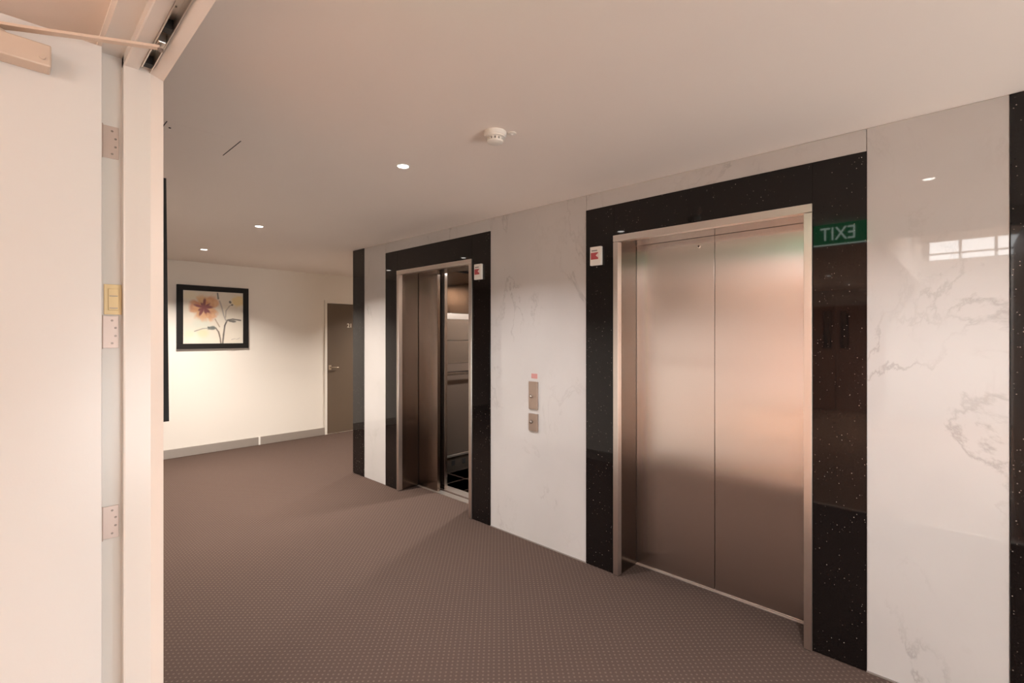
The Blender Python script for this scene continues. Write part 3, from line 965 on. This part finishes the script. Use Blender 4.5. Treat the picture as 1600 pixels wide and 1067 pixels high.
def canvas_col(u, v):
    n1 = vnoise(u * 6, v * 6)
    n2 = vnoise(u * 23 + 5, v * 23 + 9)
    c_ = lerp((0.70, 0.63, 0.53), (0.76, 0.70, 0.60), n1)
    # pale washes
    for (wx, wy, r, col, k) in ((*uv(290, 770), 0.20, (0.60, 0.64, 0.55), 0.55), (*uv(300, 850), 0.15, (0.76, 0.62, 0.36), 0.6), (*uv(200, 860), 0.12, (0.76, 0.66, 0.45), 0.5), (*uv(190, 500), 0.16, (0.78, 0.68, 0.45), 0.5)):
        d_ = math.hypot(u - wx, (v - wy) * 1.3) + (n1 - 0.5) * 0.08
        c_ = lerp(c_, col, k * (1 - sm(r * 0.3, r, d_)))
    # yellow bud, upper right
    d_ = math.hypot(u - uv(618, 548)[0], v - uv(618, 548)[1]) + (n2 - 0.5) * 0.05
    c_ = lerp(c_, (0.74, 0.55, 0.22), 0.75 * (1 - sm(0.07, 0.14, d_)))
    # petals
    dx, dy = u - FC[0], (v - FC[1]) * 0.9
    r = math.hypot(dx, dy)
    a = math.degrees(math.atan2(dy, dx))
    for pa, pr, pc in PET:
        da = abs((a - pa + 180) % 360 - 180)
        lim = pr * (1 - sm(22, 46, da) * 0.38) + (n2 - 0.5) * 0.05 + (n1 - 0.5) * 0.05
        if r < lim + 0.02 and da < 52:
            k = 1 - sm(lim - 0.075, lim + 0.02, r)
            tone = lerp(pc, lerp(pc, (0.82, 0.55, 0.30), 0.5), n2)
            edge = sm(30, 45, da) * 0.35
            c_ = lerp(c_, lerp(tone, (0.80, 0.60, 0.40), edge), k * 0.85)
    # dark feathery heart
    ang = math.radians(a)
    lim = 0.10 + 0.03 * math.sin(ang * 9 + 1) + 0.03 * math.sin(ang * 5) + (n2 - 0.5) * 0.04
    c_ = lerp(c_, (0.20, 0.055, 0.075), 0.9 * (1 - sm(lim - 0.03, lim + 0.035, r)))
    for pts, wd, col in STEMS:
        d_ = seg_d(u, v, pts) + (n2 - 0.5) * 0.004
        c_ = lerp(c_, col, 0.9 * (1 - sm(wd * 0.4, wd * 1.2, d_)))
    for (lx, ly), a_, b_, rot, col in LEAVES:
        du, dv = u - lx, v - ly
        x_ = du * math.cos(rot) + dv * math.sin(rot)
        y_ = -du * math.sin(rot) + dv * math.cos(rot)
        d_ = math.hypot(x_ / a_, y_ / b_) + (n2 - 0.5) * 0.7
        c_ = lerp(c_, col, 0.85 * (1 - sm(0.75, 1.15, d_)))
    return c_


NX, NZ = 150, 132
cx_a, cx_b, cz_a, cz_b = px0 + fw - 0.003, px1 - fw + 0.003, pz0 + fw - 0.003, pz1 - fw + 0.003
me = bpy.data.meshes.new('canvas')
cvx, cvz = (cx_a + cx_b) / 2, (cz_a + cz_b) / 2
verts = [(cx_a + (cx_b - cx_a) * i / NX - cvx, 0, cz_a + (cz_b - cz_a) * k / NZ - cvz) for k in range(NZ + 1) for i in range(NX + 1)]
faces = [(k * (NX + 1) + i, k * (NX + 1) + i + 1, (k + 1) * (NX + 1) + i + 1, (k + 1) * (NX + 1) + i) for k in range(NZ) for i in range(NX)]
nb = len(verts)
verts += [(s * (cx_b - cx_a) / 2, 0.008, t * (cz_b - cz_a) / 2) for s, t in ((-1, -1), (1, -1), (1, 1), (-1, 1))]
faces += [(nb + 3, nb + 2, nb + 1, nb)]
me.from_pydata(verts, [], faces)
ca = me.color_attributes.new('print', 'FLOAT_COLOR', 'POINT')
for k in range(NZ + 1):
    for i in range(NX + 1):
        ca.data[k * (NX + 1) + i].color = (*canvas_col(i / NX, k / NZ), 1)
m = mat('printed_canvas', (0.8, 0.75, 0.66), 0.35, spec=0.4)
at = nd(m, 'ShaderNodeAttribute', attribute_name='print')
ln(m, at.outputs['Color'], bsdf(m).inputs['Base Color'])
me.materials.append(m)
cv = bpy.data.objects.new('canvas', me)
C.objects.link(cv)
cv.parent = pic
cv.location = Vector((cvx, BY - 0.018, cvz)) - wloc(pic)

# large dark picture on the doorway wall, seen edge-on past the jamb
wp = thing('dark_wall_picture', (HX, 2.35, 1.22), 'black framed panel hung edge-on just past the door jamb', 'picture')
Z0, Z1 = 1.222, 2.035
t0, t1 = 0.042, 0.034
for nm, (ya, yb, za, zb) in (('frame_stile', (1.95, 1.958, Z0, Z1)), ('frame_stile', (2.742, 2.75, Z0, Z1)), ('frame_rail', (1.958, 2.742, Z0, Z0 + 0.008)), ('frame_rail', (1.958, 2.742, Z1 - 0.008, Z1))):
    bm = bmesh.new()
    bx(bm, HX + 0.0005, HX + 0.04, ya, yb, za, zb)
    for v in bm.verts:
        if v.co.x > HX + 0.02:
            v.co.x = HX + t0 + (t1 - t0) * (v.co.z - Z0) / (Z1 - Z0)
    link(nm, bm, M['black_frame'], wp)
box('picture_sheet', HX + 0.002, HX + 0.028, 1.9585, 2.7415, Z0 + 0.0085, Z1 - 0.0085, M['wall'], wp)

# ------------------------------------------------------------------ room door in the back wall
rd = thing('door_3', (3.9, BY, 0), 'taupe room door with pale room number behind the granite corner', kind='structure')
rx0, rx1 = 3.435, 4.285
box('leaf', rx0, rx1, BY - 0.006, BY + 0.035, 0.01, 2.0, M['room_door'], rd, bev=0.001)
FRX = 0.04
box('door_jamb', rx0 - FRX, rx0 - 0.003, BY - 0.020, BY + 0.02, 0, 2.045, M['wall'], rd, bev=0.002)
box('door_jamb', rx1 + 0.003, rx1 + FRX, BY - 0.020, BY + 0.02, 0, 2.045, M['wall'], rd, bev=0.002)
box('door_head', rx0 - 0.003, rx1 + 0.003, BY - 0.020, BY + 0.02, 2.004, 2.045, M['wall'], rd, bev=0.002)
hd = box('handle_plate', rx0 + 0.024, rx0 + 0.066, BY - 0.010, BY - 0.0062, 0.985, 1.055, M['lever'], rd, bev=0.002, label='dull brass lever handle')
bm = bmesh.new()
tube(bm, [(rx0 + 0.05, BY - 0.012, 1.02), (rx0 + 0.05, BY - 0.048, 1.02), (rx0 + 0.062, BY - 0.055, 1.02), (rx0 + 0.165, BY - 0.055, 1.018)], 0.008, 12)
link('lever', bm, M['lever'], hd, smooth=True)
tn = text('room_number', '21', 0.062, (3.762, BY - 0.0062, 1.635), (1, 0, 0), (0, -1, 0), M['brass_text'], rd, depth=0.004, bold=0.012)
